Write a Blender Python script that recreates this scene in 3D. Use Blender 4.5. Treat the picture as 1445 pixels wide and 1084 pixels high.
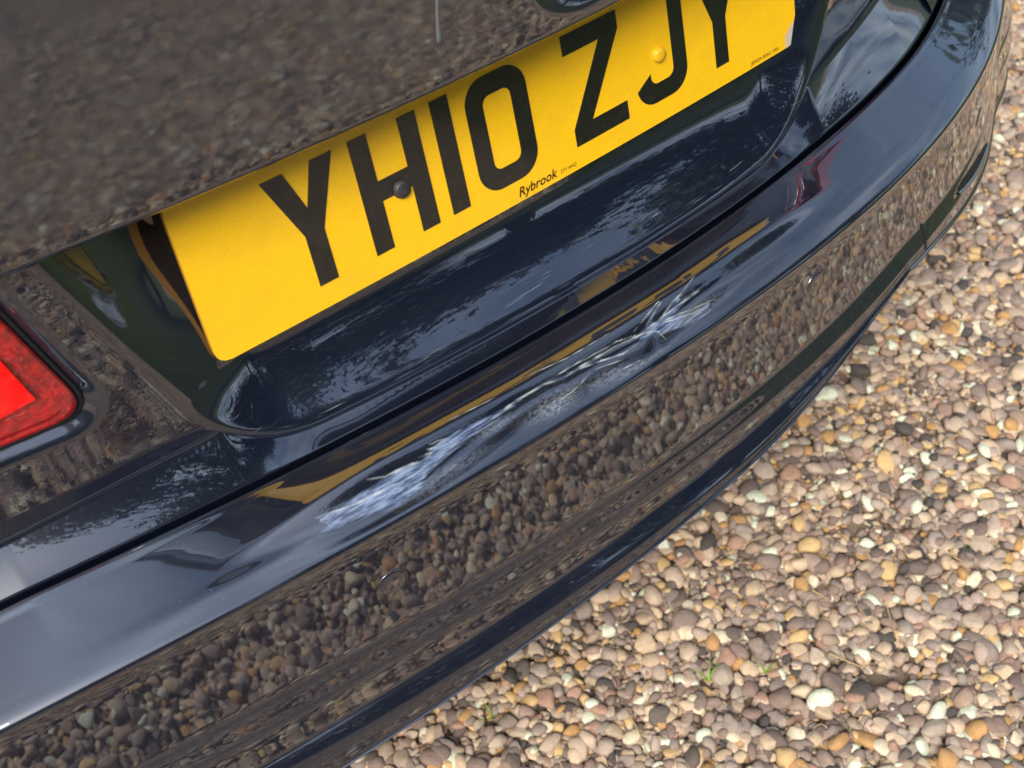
import bpy, bmesh, math, random
import numpy as np
from mathutils import Matrix, Vector

sc = bpy.context.scene
for o in list(bpy.data.objects): bpy.data.objects.remove(o)
rng = np.random.default_rng(7); random.seed(7)

# ---------------------------------------------------------------- camera
CAM = np.array([-0.48371, -0.59722, 1.22800])          # phone held over the bumper
def _rodr(r):
    t = np.linalg.norm(r); k = r/t
    K = np.array([[0,-k[2],k[1]],[k[2],0,-k[0]],[-k[1],k[0],0]])
    return np.eye(3)+math.sin(t)*K+(1-math.cos(t))*K@K
_a = math.radians(8.0)
_T = np.array([[1,0,0],[0,math.cos(_a),math.sin(_a)],[0,-math.sin(_a),math.cos(_a)]])
RW = _rodr(np.array([.535,-.613,-.380]))@np.array([[1,0,0],[0,0,-1],[0,1,0]],float)@_T.T   # rows: right, down, forward
cd = bpy.data.cameras.new('camera'); cam = bpy.data.objects.new('camera', cd); sc.collection.objects.link(cam)
cam.matrix_world = Matrix([[RW[0][i], -RW[1][i], -RW[2][i], CAM[i]] for i in range(3)]+[[0,0,0,1]])
cd.sensor_width = 36.0; cd.lens = 36.0*1890.28/1445.0; cd.clip_start = .02; cd.clip_end = 500
cd.dof.use_dof = True; cd.dof.focus_distance = 0.98; cd.dof.aperture_fstop = 13.0
sc.camera = cam

# ---------------------------------------------------------------- sky, sun, exposure
SUN_DIR = Vector((-0.60, -0.50, 0.70)).normalized()      # towards the sun
sun_el = math.asin(SUN_DIR.z); sun_az = math.atan2(SUN_DIR.x, SUN_DIR.y)
w = bpy.data.worlds.new('World'); sc.world = w; w.use_nodes = True
nt = w.node_tree; N = nt.nodes; L = nt.links; N.clear()
sky = N.new('ShaderNodeTexSky'); sky.sky_type = 'NISHITA'; sky.sun_disc = False
sky.sun_elevation = sun_el; sky.sun_rotation = sun_az; sky.dust_density = 1.5
tc = N.new('ShaderNodeTexCoord'); sep = N.new('ShaderNodeSeparateXYZ'); L.new(tc.outputs['Generated'], sep.inputs[0])
def wmath(op, a, b=None):
    n = N.new('ShaderNodeMath'); n.operation = op
    for i, v in enumerate((a, b)):
        if v is None: continue
        if isinstance(v, (int, float)): n.inputs[i].default_value = v
        else: L.new(v, n.inputs[i])
    return n.outputs[0]
zz = wmath('ADD', wmath('MAXIMUM', sep.outputs[2], 0.0), 0.25)
cmb = N.new('ShaderNodeCombineXYZ')
L.new(wmath('DIVIDE', sep.outputs[0], zz), cmb.inputs[0]); L.new(wmath('DIVIDE', sep.outputs[1], zz), cmb.inputs[1])
cn = N.new('ShaderNodeTexNoise'); cn.inputs['Scale'].default_value = 1.5; cn.inputs['Detail'].default_value = 7; cn.inputs['Roughness'].default_value = .58
L.new(cmb.outputs[0], cn.inputs['Vector'])
cr = N.new('ShaderNodeValToRGB'); cr.color_ramp.elements[0].position = .42; cr.color_ramp.elements[1].position = .74
L.new(cn.outputs['Fac'], cr.inputs[0])
cn2 = N.new('ShaderNodeTexNoise'); cn2.inputs['Scale'].default_value = 2.6; cn2.inputs['Detail'].default_value = 5
L.new(cmb.outputs[0], cn2.inputs['Vector'])
cc = N.new('ShaderNodeValToRGB'); cc.color_ramp.elements[0].position = .35; cc.color_ramp.elements[1].position = .68
cc.color_ramp.elements[0].color = (2.5, 3.8, 5.8, 1); cc.color_ramp.elements[1].color = (9.3, 11.0, 13.2, 1)
L.new(cn2.outputs['Fac'], cc.inputs[0])
dotn = N.new('ShaderNodeVectorMath'); dotn.operation = 'DOT_PRODUCT'; L.new(tc.outputs['Generated'], dotn.inputs[0]); dotn.inputs[1].default_value = SUN_DIR
glow = wmath('ADD', .55, wmath('MULTIPLY', wmath('POWER', wmath('MAXIMUM', dotn.outputs['Value'], 0.0), 7.0), 1.0))   # thin cloud is brighter towards the sun
cg = N.new('ShaderNodeVectorMath'); cg.operation = 'SCALE'; L.new(cc.outputs[0], cg.inputs[0]); L.new(glow, cg.inputs['Scale'])
hzn = wmath('POWER', wmath('SUBTRACT', 1.0, wmath('MAXIMUM', sep.outputs[2], 0.0)), 4.0)                               # cloud closes up towards the horizon
cov = wmath('MINIMUM', wmath('ADD', cr.outputs[0], wmath('MULTIPLY', hzn, .9)), 1.0)
mx = N.new('ShaderNodeMixRGB'); L.new(cov, mx.inputs[0]); L.new(sky.outputs[0], mx.inputs[1]); L.new(cg.outputs[0], mx.inputs[2])
bg = N.new('ShaderNodeBackground'); bg.inputs[1].default_value = 0.10; L.new(mx.outputs[0], bg.inputs[0])
wo = N.new('ShaderNodeOutputWorld'); L.new(bg.outputs[0], wo.inputs[0])
sl = bpy.data.lights.new('sun', 'SUN'); sl.energy = 2.6; sl.angle = math.radians(26); sl.color = (1, .97, .92)
so = bpy.data.objects.new('sun', sl); sc.collection.objects.link(so)
so.rotation_euler = SUN_DIR.to_track_quat('Z', 'Y').to_euler()
sc.view_settings.view_transform = 'Standard'; sc.view_settings.look = 'None'; sc.view_settings.gamma = 1
sc.view_settings.exposure = 0.84
sc.cycles.max_bounces = 6; sc.cycles.diffuse_bounces = 2; sc.cycles.glossy_bounces = 4

# ---------------------------------------------------------------- helpers
def tag(o, label=None, cat=None, group=None, kind=None):
    for k, v in (('label', label), ('category', cat), ('group', group), ('kind', kind)):
        if v: o[k] = v
    return o
def empty(name, loc=(0,0,0), parent=None):
    o = bpy.data.objects.new(name, None); sc.collection.objects.link(o); o.location = loc; o.parent = parent; return o
def link(name, me, mat=None, parent=None):
    o = bpy.data.objects.new(name, me); sc.collection.objects.link(o)
    if mat is not None: me.materials.append(mat)
    o.parent = parent; return o
def np_mesh(name, V, F, smooth=True, attrs=None):
    V = np.asarray(V, np.float32); F = np.asarray(F, np.int32); k = F.shape[1]
    me = bpy.data.meshes.new(name); me.vertices.add(len(V)); me.vertices.foreach_set('co', V.ravel())
    me.loops.add(F.size); me.loops.foreach_set('vertex_index', F.ravel())
    me.polygons.add(len(F)); me.polygons.foreach_set('loop_start', np.arange(0, F.size, k, dtype=np.int32))
    me.update(calc_edges=True)
    if smooth: me.polygons.foreach_set('use_smooth', np.ones(len(F), bool))
    for n, a in (attrs or {}).items():
        at = me.attributes.new(n, 'FLOAT', 'POINT'); at.data.foreach_set('value', np.asarray(a, np.float32).ravel())
    me.validate(); return me
def grid_faces(nr, nc, flip=False, closed=False):
    i, j = np.meshgrid(np.arange(nr-1), np.arange(nc if closed else nc-1), indexing='ij')
    a = i*nc+j; b = i*nc+(j+1) % nc; c = (i+1)*nc+(j+1) % nc; d = (i+1)*nc+j
    F = np.stack([a, b, c, d], -1).reshape(-1, 4)
    return F[:, ::-1] if flip else F
def grid_obj(name, P, mat, parent=None, flip=False, attrs=None, mask=None):
    nr, nc = P.shape[:2]; F = grid_faces(nr, nc, flip)
    if mask is not None: F = F[mask.ravel()]
    return link(name, np_mesh(name, P.reshape(-1, 3), F, True, attrs), mat, parent)
def cat_rom(pts, n):
    """dense Catmull-Rom (centripetal-ish by chord) through pts (k,d); n samples per span"""
    p = np.asarray(pts, float); p = np.vstack([2*p[0]-p[1], p, 2*p[-1]-p[-2]]); out = []
    t = np.linspace(0, 1, n, endpoint=False)[:, None]
    for i in range(1, len(p)-2):
        a, b, c, d = p[i-1], p[i], p[i+1], p[i+2]
        lb = np.linalg.norm(c-b)+1e-12
        m1 = (c-a)/(np.linalg.norm(b-a)+lb)*lb; m2 = (d-b)/(lb+np.linalg.norm(d-c))*lb
        out.append((2*t**3-3*t**2+1)*b+(t**3-2*t**2+t)*m1+(-2*t**3+3*t**2)*c+(t**3-t**2)*m2)
    out.append(p[-2][None]); return np.vstack(out)
def sstep(a, b, x):
    t = np.clip((x-a)/(b-a), 0, 1); return t*t*(3-2*t)
def lathe(name, prof, mat, parent=None, seg=24):
    prof = np.asarray(prof, float); th = np.linspace(0, 2*np.pi, seg, endpoint=False)
    V = np.stack([prof[:, 0:1]*np.cos(th), prof[:, 0:1]*np.sin(th), np.repeat(prof[:, 1:2], seg, 1)], -1)
    return link(name, np_mesh(name, V.reshape(-1, 3), grid_faces(len(prof), seg, False, True)), mat, parent)

class Mat:
    def __init__(s, name):
        s.m = bpy.data.materials.new(name); s.m.use_nodes = True; s.t = s.m.node_tree; s.N = s.t.nodes; s.L = s.t.links
        s.b = s.N['Principled BSDF']
    def set(s, **k):
        for a, v in k.items():
            s.inp(s.b.inputs[a.replace('_', ' ')], v)
        return s
    def inp(s, sock, v):
        if hasattr(v, 'is_output') and v.is_output: s.L.new(v, sock)
        elif isinstance(v, tuple) and len(v) == 3 and sock.type == 'RGBA': sock.default_value = (*v, 1)
        else: sock.default_value = v
    def n(s, typ, ins=None, **props):
        n = s.N.new(typ)
        for a, v in props.items(): setattr(n, a, v)
        for a, v in (ins or {}).items(): s.inp(n.inputs[a], v)
        return n
    def math(s, op, a, b=0.0, c=0.0):
        n = s.n('ShaderNodeMath', operation=op)
        for i, v in enumerate((a, b, c)): s.inp(n.inputs[i], v)
        return n.outputs[0]
    def mix(s, f, a, b):
        n = s.n('ShaderNodeMixRGB'); s.inp(n.inputs[0], f); s.inp(n.inputs[1], a); s.inp(n.inputs[2], b); return n.outputs[0]
    def ramp(s, f, stops, interp='LINEAR'):
        n = s.n('ShaderNodeValToRGB'); r = n.color_ramp; r.interpolation = interp
        while len(r.elements) < len(stops): r.elements.new(.5)
        for e, (p, c) in zip(r.elements, stops):
            e.position = p; e.color = (*c, 1) if isinstance(c, tuple) else (c, c, c, 1)
        s.L.new(f, n.inputs[0]); return n.outputs[0]
    def coord(s, which='Object', scale=None):
        o = s.n('ShaderNodeTexCoord').outputs[which]
        if scale is not None:
            m = s.n('ShaderNodeMapping'); s.L.new(o, m.inputs[0]); m.inputs['Scale'].default_value = scale; o = m.outputs[0]
        return o
    def noise(s, vec, scale, detail=4, rough=.55):
        n = s.n('ShaderNodeTexNoise', {'Scale': scale, 'Detail': detail, 'Roughness': rough})
        if vec is not None: s.L.new(vec, n.inputs['Vector'])
        return n.outputs['Fac']
    def attr(s, name): return s.n('ShaderNodeAttribute', attribute_name=name).outputs['Fac']
    def bump(s, h, strength=.3, dist=.001):
        n = s.n('ShaderNodeBump', {'Strength': strength, 'Distance': dist}); s.L.new(h, n.inputs['Height']); s.L.new(n.outputs[0], s.b.inputs['Normal']); return n.outputs[0]

# ---------------------------------------------------------------- materials
PAINT = (.0048, .0072, .0165)
def paint_base(name):
    M = Mat(name); M.set(Base_Color=PAINT, Roughness=.35, Metallic=.0, Coat_Weight=1.0, Coat_IOR=2.4, Coat_Roughness=.012)
    M.b.inputs['Specular IOR Level'].default_value = .3
    return M
def mat_plain(name, col, rough=.5, **k):
    M = Mat(name); M.set(Base_Color=col, Roughness=rough, **k); return M.m

M_paint = paint_base('navy_car_paint').m
# lid paint: dusty upper panel and scratched loading lip
M = paint_base('navy_lid_paint'); c = M.coord()
dust = M.math('MULTIPLY', M.attr('dirt'), M.ramp(M.noise(c, 55, 6, .65), [(.25, .35), (.75, 1.0)]))
streak = M.noise(M.coord('Object', (10, 200, 1100)), 1.0, 5, .6)
s2 = M.noise(M.coord('Object', (26, 60, 60)), 1.0, 3)
scr = M.math('MULTIPLY', M.math('MULTIPLY', M.attr('lip'), M.ramp(streak, [(.60, 0.0), (.72, .9)])), M.ramp(s2, [(.45, 0.0), (.62, 1.0)]))
spots = M.ramp(M.noise(c, 420, 2), [(.72, 0.0), (.78, 1.0)])
col = M.mix(M.math('MULTIPLY', dust, .5), PAINT, (.052, .053, .058))
col = M.mix(M.math('MULTIPLY', spots, M.math('MULTIPLY', M.attr('dirt'), .35)), col, (.16, .15, .14))
col = M.mix(scr, col, (.42, .47, .55))
M.set(Base_Color=col, Coat_Roughness=M.math('ADD', .012, M.math('ADD', M.math('MULTIPLY', dust, .065), M.math('MULTIPLY', scr, .3))))
nb = M.bump(M.noise(c, 140, 3), .012, .002); M.L.new(nb, M.b.inputs['Coat Normal'])
M_lid = M.m
# bumper paint: scuffs, bare scratches
M = paint_base('navy_bumper_paint'); c = M.coord()
fib = M.noise(M.coord('Object', (38, 420, 800)), 1.0, 8, .74)
sc_m = M.math('MULTIPLY', M.attr('scuff'), M.ramp(fib, [(.33, .12), (.52, 1.0)]))
ln = M.attr('line'); hz = M.math('MULTIPLY', M.attr('hazy'), M.ramp(M.noise(M.coord('Object', (300, 700, 700)), 1.0, 5, .7), [(.40, .05), (.62, 1.0)]))
col = M.mix(sc_m, PAINT, M.mix(M.ramp(fib, [(.40, 0.0), (.62, 1.0)]), (.016, .034, .110), (.24, .30, .41)))
col = M.mix(hz, col, (.30, .33, .36)); col = M.mix(M.math('MULTIPLY', ln, .85), col, (.50, .53, .52))
dustb = M.ramp(M.noise(c, 700, 1), [(.78, 0.0), (.82, .5)])
col = M.mix(M.math('MULTIPLY', dustb, M.attr('ledge')), col, (.35, .35, .35))
film = M.ramp(M.noise(c, 16, 7, .7), [(.40, 0.0), (.85, .10)]); col = M.mix(film, col, (.12, .105, .09))
M.set(Base_Color=col, Coat_Weight=M.math('SUBTRACT', 1.0, M.math('MULTIPLY', M.math('MAXIMUM', sc_m, ln), .8)),
      Coat_Roughness=M.math('ADD', .012, M.math('MULTIPLY', hz, .25)))
M.bump(M.math('MULTIPLY', fib, M.attr('scuff')), .35, .001)
peel = M.n('ShaderNodeBump', {'Strength': .012, 'Distance': .0003}); M.L.new(M.noise(c, 380, 2), peel.inputs['Height']); M.L.new(peel.outputs[0], M.b.inputs['Coat Normal'])
M_bump = M.m
M_gap = mat_plain('black_rubber_seal', (.006, .006, .007), .7)
M_under = mat_plain('black_plastic_underbody', (.012, .012, .012), .8)
# plate
M = Mat('yellow_retroreflective_plate'); c = M.coord()
hexn = M.noise(c, 900, 2); chip = M.attr('chip')
col = M.mix(M.ramp(hexn, [(.35, 0.0), (.65, 1.0)]), (.90, .495, .002), (.98, .56, .003))
grm = M.ramp(M.noise(c, 22, 6, .7), [(.48, 0.0), (.80, .30)]); col = M.mix(grm, col, (.50, .30, .03))
scp = M.ramp(M.noise(M.coord('Object', (30, 30, 420)), 1.0, 4, .6), [(.70, 0.0), (.74, .18)]); col = M.mix(scp, col, (.62, .42, .10))
col = M.mix(chip, col, (.55, .47, .38))
M.set(Base_Color=col, Roughness=.45, Coat_Weight=1.0, Coat_IOR=1.45, Coat_Roughness=.06); M_plate = M.m
M = Mat('black_plate_print'); c = M.coord()
M.set(Base_Color=M.mix(M.ramp(M.noise(c, 260, 5), [(.45, 0.0), (.8, 1.0)]), (.006, .006, .005), (.02, .018, .012)), Roughness=.3, Coat_Weight=1.0, Coat_IOR=1.7, Coat_Roughness=.08); M_char = M.m
M_print = mat_plain('dark_red_small_print', (.05, .008, .002), .4)
M = Mat('grimy_black_cap'); c = M.coord(); h = M.noise(c, 500, 4)
M.set(Base_Color=M.mix(h, (.006, .006, .006), (.07, .065, .06)), Roughness=.4); M.bump(h, .7, .001); M_cap = M.m
M_ycap = mat_plain('yellow_plastic_cap', (.85, .45, .004), .3, Coat_Weight=1.0)
M_plateedge = mat_plain('clear_acrylic_edge', (.55, .25, .02), .3)
# tail light
M = Mat('red_lens_plastic'); c = M.coord()
mp = M.n('ShaderNodeMapping'); M.L.new(c, mp.inputs[0]); mp.inputs['Rotation'].default_value = (0, .45, 0); mp.inputs['Scale'].default_value = (1, .01, 1)
vn = M.n('ShaderNodeTexVoronoi', {'Scale': 330.0, 'Randomness': .25}, distance='CHEBYCHEV'); M.L.new(mp.outputs[0], vn.inputs['Vector'])
sp_ = M.n('ShaderNodeSeparateColor'); M.L.new(vn.outputs['Color'], sp_.inputs[0]); big_ = M.noise(c, 60, 3, .6)
M.set(Base_Color=M.mix(M.math('MULTIPLY', M.math('ADD', sp_.outputs[0], big_), .55), (.10, .001, .002), (.62, .006, .010)), Roughness=.2, Coat_Weight=1.0, Coat_IOR=1.9, Coat_Roughness=.01)
M.bump(vn.outputs['Distance'], .25, .001); M_lens = M.m
M_refl = mat_plain('bright_red_reflector', (.9, .0, .0), .35, Coat_Weight=1.0)
M_chrome = mat_plain('chrome', (.7, .7, .7), .12, Metallic=1.0)
M_glass = mat_plain('dark_tinted_glass', (.01, .012, .012), .02, Coat_Weight=1.0, Coat_IOR=1.6)
M_tyre = mat_plain('tyre_rubber', (.015, .015, .015), .75)
M_rim = mat_plain('silver_alloy', (.45, .46, .47), .3, Metallic=.8)
# gravel
PAL = [(0.342,0.252,0.195),(0.491,0.360,0.251),(0.246,0.176,0.137),(0.693,0.514,0.339),(0.314,0.241,0.197),(0.800,0.660,0.450),(0.417,0.286,0.204),(0.586,0.422,0.272),
       (0.567,0.316,0.123),(0.398,0.313,0.248),(0.175,0.133,0.107),(0.470,0.277,0.188),(0.702,0.464,0.210),(0.465,0.367,0.281),(0.318,0.215,0.165),(0.800,0.800,0.588),(0.561,0.423,0.302),(0.099,0.083,0.071),(0.656,0.476,0.300),(0.387,0.271,0.205),(0.373,0.290,0.233),(0.513,0.386,0.294),(0.283,0.208,0.165),(0.626,0.461,0.325)]
def pebble_mat(name, fac_fn, vec_scale=1.0):
    M = Mat(name); f = fac_fn(M)
    st = [(i/len(PAL), p) for i, p in enumerate(PAL)]
    n = M.ramp(f, st, 'CONSTANT'); return M, n, f
M, pc, pf = pebble_mat('pebble_stone', lambda M: M.n('ShaderNodeObjectInfo').outputs['Random'])
c = M.coord(); n1 = M.noise(c, 1.8, 8, .68)
hs = M.n('ShaderNodeHueSaturation', {'Color': pc, 'Saturation': 1.0, 'Value': M.math('ADD', .62, M.math('MULTIPLY', n1, .95))})
M.set(Base_Color=hs.outputs[0], Roughness=.62); M.bump(M.noise(c, 6, 6, .7), .45, .10); M.b.inputs['Specular IOR Level'].default_value = .35
M_peb = M.m
M = Mat('gravel_bed'); c = M.coord()
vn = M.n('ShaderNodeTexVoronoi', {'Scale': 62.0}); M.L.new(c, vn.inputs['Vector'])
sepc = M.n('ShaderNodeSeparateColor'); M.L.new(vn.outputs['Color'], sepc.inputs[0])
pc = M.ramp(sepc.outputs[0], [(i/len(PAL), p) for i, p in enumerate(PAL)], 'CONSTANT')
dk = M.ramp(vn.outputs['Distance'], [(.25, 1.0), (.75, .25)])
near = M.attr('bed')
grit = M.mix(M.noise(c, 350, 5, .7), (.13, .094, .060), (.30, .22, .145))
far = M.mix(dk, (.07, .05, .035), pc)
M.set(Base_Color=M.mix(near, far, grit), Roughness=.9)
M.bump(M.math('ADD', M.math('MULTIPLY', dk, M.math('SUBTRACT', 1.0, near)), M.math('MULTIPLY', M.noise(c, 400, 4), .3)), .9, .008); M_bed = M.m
M = Mat('lawn_grass'); c = M.coord(); g = M.noise(c, 60, 6, .7)
M.set(Base_Color=M.mix(M.noise(c, 1.2, 3), M.mix(g, (.022, .045, .008), (.075, .12, .022)), M.mix(g, (.035, .05, .012), (.11, .135, .035))), Roughness=.9); M.bump(g, 1.0, .03); M_lawn = M.m
M = Mat('grass_blade'); oi = M.noise(M.coord(), 8, 2)
M.set(Base_Color=M.mix(oi, (.03, .065, .010), (.12, .17, .03)), Roughness=.6); M_blade = M.m
def leaf_mat(name, a, b):
    M = Mat(name); g = M.noise(M.coord(), 3.0, 3); M.set(Base_Color=M.mix(M.ramp(g, [(.35, 0.0), (.65, 1.0)]), a, b), Roughness=.55); return M.m
M_leaf = leaf_mat('green_leaves', (.025, .05, .012), (.07, .11, .025)); M_leaf2 = leaf_mat('dark_hedge_leaves', (.014, .03, .010), (.04, .065, .018))
M = Mat('bark'); g = M.noise(M.coord('Object', (8, 8, 2)), 3, 6); M.set(Base_Color=M.mix(g, (.035, .026, .018), (.12, .09, .065)), Roughness=.9); M.bump(g, .8, .03); M_bark = M.m
M_straw = mat_plain('dry_straw', (.42, .30, .13), .7); M_green = mat_plain('green_sprout', (.16, .30, .02), .5)

# ================================================================ CAR SURFACE FUNCTIONS
FC = np.array([0.09051169, 0.1545118, 0.30694331, -0.00951111, -0.11610958])
_xs = np.linspace(-.55, .6, 24)
_pl = [(-.885,.95),(-.882,.60),(-.868,.42),(-.838,.27),(-.785,.145),(-.71,.055),(-.63,-.002)]+[(x, np.polyval(FC, x)) for x in _xs]+[(.67,.075),(.75,.114),(.83,.168),(.872,.245),(.884,.40),(.886,.60),(.886,.95)]
PLAN = cat_rom(_pl, 40)
_ds = np.r_[0, np.cumsum(np.linalg.norm(np.diff(PLAN, axis=0), axis=1))]; _ds -= np.interp(0.0, PLAN[:, 0], _ds)
_ut = np.linspace(_ds[0], _ds[-1], 2400); _px = np.interp(_ut, _ds, PLAN[:, 0]); _py = np.interp(_ut, _ds, PLAN[:, 1])
def _sm(a, k=21):
    b = np.pad(a, k//2, mode='reflect', reflect_type='odd'); return np.convolve(b, np.ones(k)/k, 'valid')
for _ in range(3): _px, _py = _sm(_px), _sm(_py)
_tx, _ty = np.gradient(_px, _ut), np.gradient(_py, _ut); _q = np.hypot(_tx, _ty); _nx, _ny = _sm(_ty/_q), _sm(-_tx/_q)
def plan(u, off):
    return np.interp(u, _ut, _px)+off*np.interp(u, _ut, _nx), np.interp(u, _ut, _py)+off*np.interp(u, _ut, _ny)
def zF(u): x = np.clip(np.interp(u, _ut, _px), -.75, .75); return .636-.09*x*x
def offE(u): return np.interp(u, [-.9,-.43,-.3,-.1,.05,.25,.45,.9], [-.055,-.056,-.060,-.064,-.065,-.062,-.055,-.050])
def zE(u): return zF(u)+np.interp(u, [-.9,-.43,-.3,-.1,.05,.3,.45,.9], [.032,.032,.0235,.016,.0145,.0205,.0225,.0225])
def bumper_profile(u):
    """(k,2) control points off,z for one station"""
    f = float(zF(u)); e = float(zE(u)); oe = float(offE(u)); x = float(np.clip(u, -.42, .36)); k = -oe/.062
    lip = float(1-sstep(.05, .34, u))*float(sstep(-.75, -.5, u))
    dr = max(0.0, u-.30); cw = float(sstep(-.33, -.20, u)*(1-sstep(.10, .24, u)))
    fl = lambda o: e-(e-f-.0078)/(-oe-.0112)*(o-oe)            # straight facet from the gap to the edge
    G = .546+.02*x-.10*dr; H = .528+.03*x-.13*dr; I = .511+.065*x-.21*dr; J = .496+.105*x-.30*dr-.004*lip
    jo = .006+.014*lip
    P = [(oe-.003, e-.05), (oe-.0025, e-.012), (oe-.0015, e-.0035), (oe+.0008, e-.0005),
         (-.054*k, cw*(e+.0014)+(1-cw)*fl(-.054*k)), (-.044*k, cw*(e+.0032)+(1-cw)*fl(-.044*k)), (-.0345*k, cw*(e+.0040)+(1-cw)*fl(-.0345*k)), (-.028*k, cw*(e+.0033)+(1-cw)*fl(-.028*k)), (-.020, cw*(.40*e+.60*(f+.009))+(1-cw)*fl(-.020)), (-.0112, f+.0078), (-.0040, f+.0038),
         (-.0012, f+.0016), (0, f-.0010), (-.0004, f-.0036), (-.0008, f-.0085), (-.0006, f-.0160), (-.0006+.030*(.5*(f-.016-G-.018)), .5*(f-.016)+.5*(G+.018)), (-.0006+.030*(f-.016-G-.018), G+.018), (-.0006+.030*(f-.016-G-.004), G+.004),
         (.0016, G-.0004), (.0030, G-.0045), (.0058, H+.0035), (.0069, H+.0004), (.0073, H-.003), (.0076, I+.004), (.0081, I+.0006),
         (.0100, I-.0018), (.5*(.0100+jo)+.0010, .55*(I-.0018)+.45*J), (jo-.0012, J+.0012), (jo, J), (jo-.004, J-.0022), (jo-.020, J-.008), (-.05, J-.026), (-.12, J-.08), (-.19, .31), (-.24, .28)]
    return np.array(P)
VN = np.array([3,3,4,9,16,20,18,16,18,15,8,5,5,5,5,5,5,4,4,5,5,5,4,4,5,4,5,5,5,4,4,4,3,3,3])
def cat_rom_var(p, ns):
    p = np.vstack([2*p[0]-p[1], p, 2*p[-1]-p[-2]]); out = []
    for i in range(1, len(p)-2):
        t = np.linspace(0, 1, ns[i-1], endpoint=False)[:, None]; a, b, c, d = p[i-1], p[i], p[i+1], p[i+2]
        lb = np.linalg.norm(c-b)+1e-12; m1 = (c-a)/(np.linalg.norm(b-a)+lb)*lb; m2 = (d-b)/(lb+np.linalg.norm(d-c))*lb
        out.append((2*t**3-3*t**2+1)*b+(t**3-2*t**2+t)*m1+(-2*t**3+3*t**2)*c+(t**3-t**2)*m2)
    out.append(p[-2][None]); return np.vstack(out)
V_E = int(VN[:3].sum()); V_F = int(VN[:12].sum())
def bumper_grid(us):
    G = np.zeros((len(us), int(VN.sum())+1, 3)); O = np.zeros(G.shape[:2])
    for i, u in enumerate(us):
        q = cat_rom_var(bumper_profile(u), VN); x, y = plan(u, q[:, 0]); G[i, :, 0] = x; G[i, :, 1] = y; G[i, :, 2] = q[:, 1]; O[i] = q[:, 0]
    return G, O
# boot lid as y(x,z)
ZA = .848
def lid_bow(x): return .25*x*x-.10*np.maximum(np.abs(x)-.36, 0)**2+.35*np.maximum(x-.12, 0)**2
def lid_y0(z, x=0.0): return np.interp(z, [.64,.69,.84,.90], [-.034,-.034,-.032,-.032])+.006*sstep(.18, .34, np.abs(x))*(1-sstep(.69, .84, z))
_zt = np.linspace(.63, .76, 900); _xt = np.linspace(-.3, .3, 601); _rim = None
def zD(x):
    global _rim
    if _rim is None:
        q = recess_s(_xt[:, None]+0*_zt[None], _zt[None]+0*_xt[:, None])[0] > 0; _rim = np.where(q.any(1), _zt[q.argmax(1)], .76)
        _rim = np.where(_rim > .72, .76, _rim)
    a = np.interp(x, _xt, _rim)-.0027; b = np.where(x < 0, np.interp(-x, [.28,.31,.41,.6], [.687,.684,.674,.670]), .686); k = .0025
    h = np.clip(.5+.5*(b-a)/k, 0, 1); return b+(a-b)*h-k*h*(1-h)
def strip_edge(x):
    u = x*1.0
    for _ in range(4): u = u+(x-plan(u, offE(u)-.0045)[0])
    return plan(u, offE(u)-.0045)[1], zE(u)+.0005
LAMP = dict(zb=.731, zt=.838, xi0=-.3345, s=.31)
def lamp_sdf(x, z):   # >0 inside pocket; x<0 side
    ax = -np.abs(x)
    a = (LAMP['xi0']-LAMP['s']*(z-.745)-ax)/math.hypot(1, LAMP['s']); b = z-LAMP['zb']; t = LAMP['zt']-z; o = ax+.5
    r = .026
    m = np.where((a < r) & (b < r), r-np.hypot(r-a, r-b), np.minimum(a, b))
    return np.minimum(np.minimum(m, t), o)
def recess_s(x, z):
    hw = np.where(x < 0, .306, .292)+.36*(z-.75); dl = (hw-np.abs(x))/1.063; db = z-(.6568-.02*np.clip(x, -.2, .2)); r = np.where(x < 0, .055, .066)
    return np.where((dl < r) & (db < r), r-np.hypot(r-dl, r-db), np.minimum(dl, db)), dl, db
def plate_y(x, z): return (z-.72)*math.tan(_a)+.088*x*x
def soft(s, k): return np.where(s > 6*k, s, k*np.log1p(np.exp(np.clip(s/k, -40, 40))))
_wt = np.linspace(0, 1, 200); _wp = np.cumsum(np.interp(_wt, [0,.30,.42,.55,1], [1.30,1.30,1.05,.85,.30])); _wp = (_wp-_wp[0])/(_wp[-1]-_wp[0])
def lid_surface(x, z):
    y = lid_y0(z, x)+lid_bow(x)
    s, dl, db = recess_s(x, z)
    bgd = plate_y(x, z)+.005+.006*sstep(.735, .80, z)+.006*sstep(.20, .31, np.abs(x))+.35*np.maximum(x-.26, 0)**2
    qa, qb = np.clip(.068-db, 1e-5, None)**2, np.clip(.060-dl, 1e-5, None)**2; wq = qa/(qa+qb)          # 1 at the floor, 0 at the side walls
    wd = .058-.006*wq; ss = np.clip(soft(s-.0022, .0016), 0, None)
    tt = np.clip(ss/wd, 0, 1); pr = wq*(1-(1-tt)**1.95)+(1-wq)*np.interp(tt, _wt, _wp)
    y = y+(np.maximum(bgd, y)-y)*pr
    # lamp pocket
    ls = lamp_sdf(x, z); y = y+.0072*sstep(-.006, .0075, ls)
    # upper panel with overhanging lower edge
    yA = -.036+.8*lid_bow(x)
    qz = np.clip((z-ZA)/.16, 0, 1); up = yA-.0165*(1-(1-qz)**2)-.012*sstep(1.005, 1.036, z)**2
    rr = .0045; h = np.clip(z-ZA, 0, rr); roll = rr-np.sqrt(np.maximum(rr*rr-(rr-h)**2, 0))
    hx, hz2 = (x-.014)/.052, (z-.899)/.041
    q = hx*hx+hz2*hz2; up = up+.020*np.clip(1-q, 0, 1)**1.5
    y = np.where(z >= ZA, up+roll, y)
    y = np.where((z < ZA) & (z > ZA-.0012), np.minimum(y, yA+rr+.0005), y)
    return y
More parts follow.
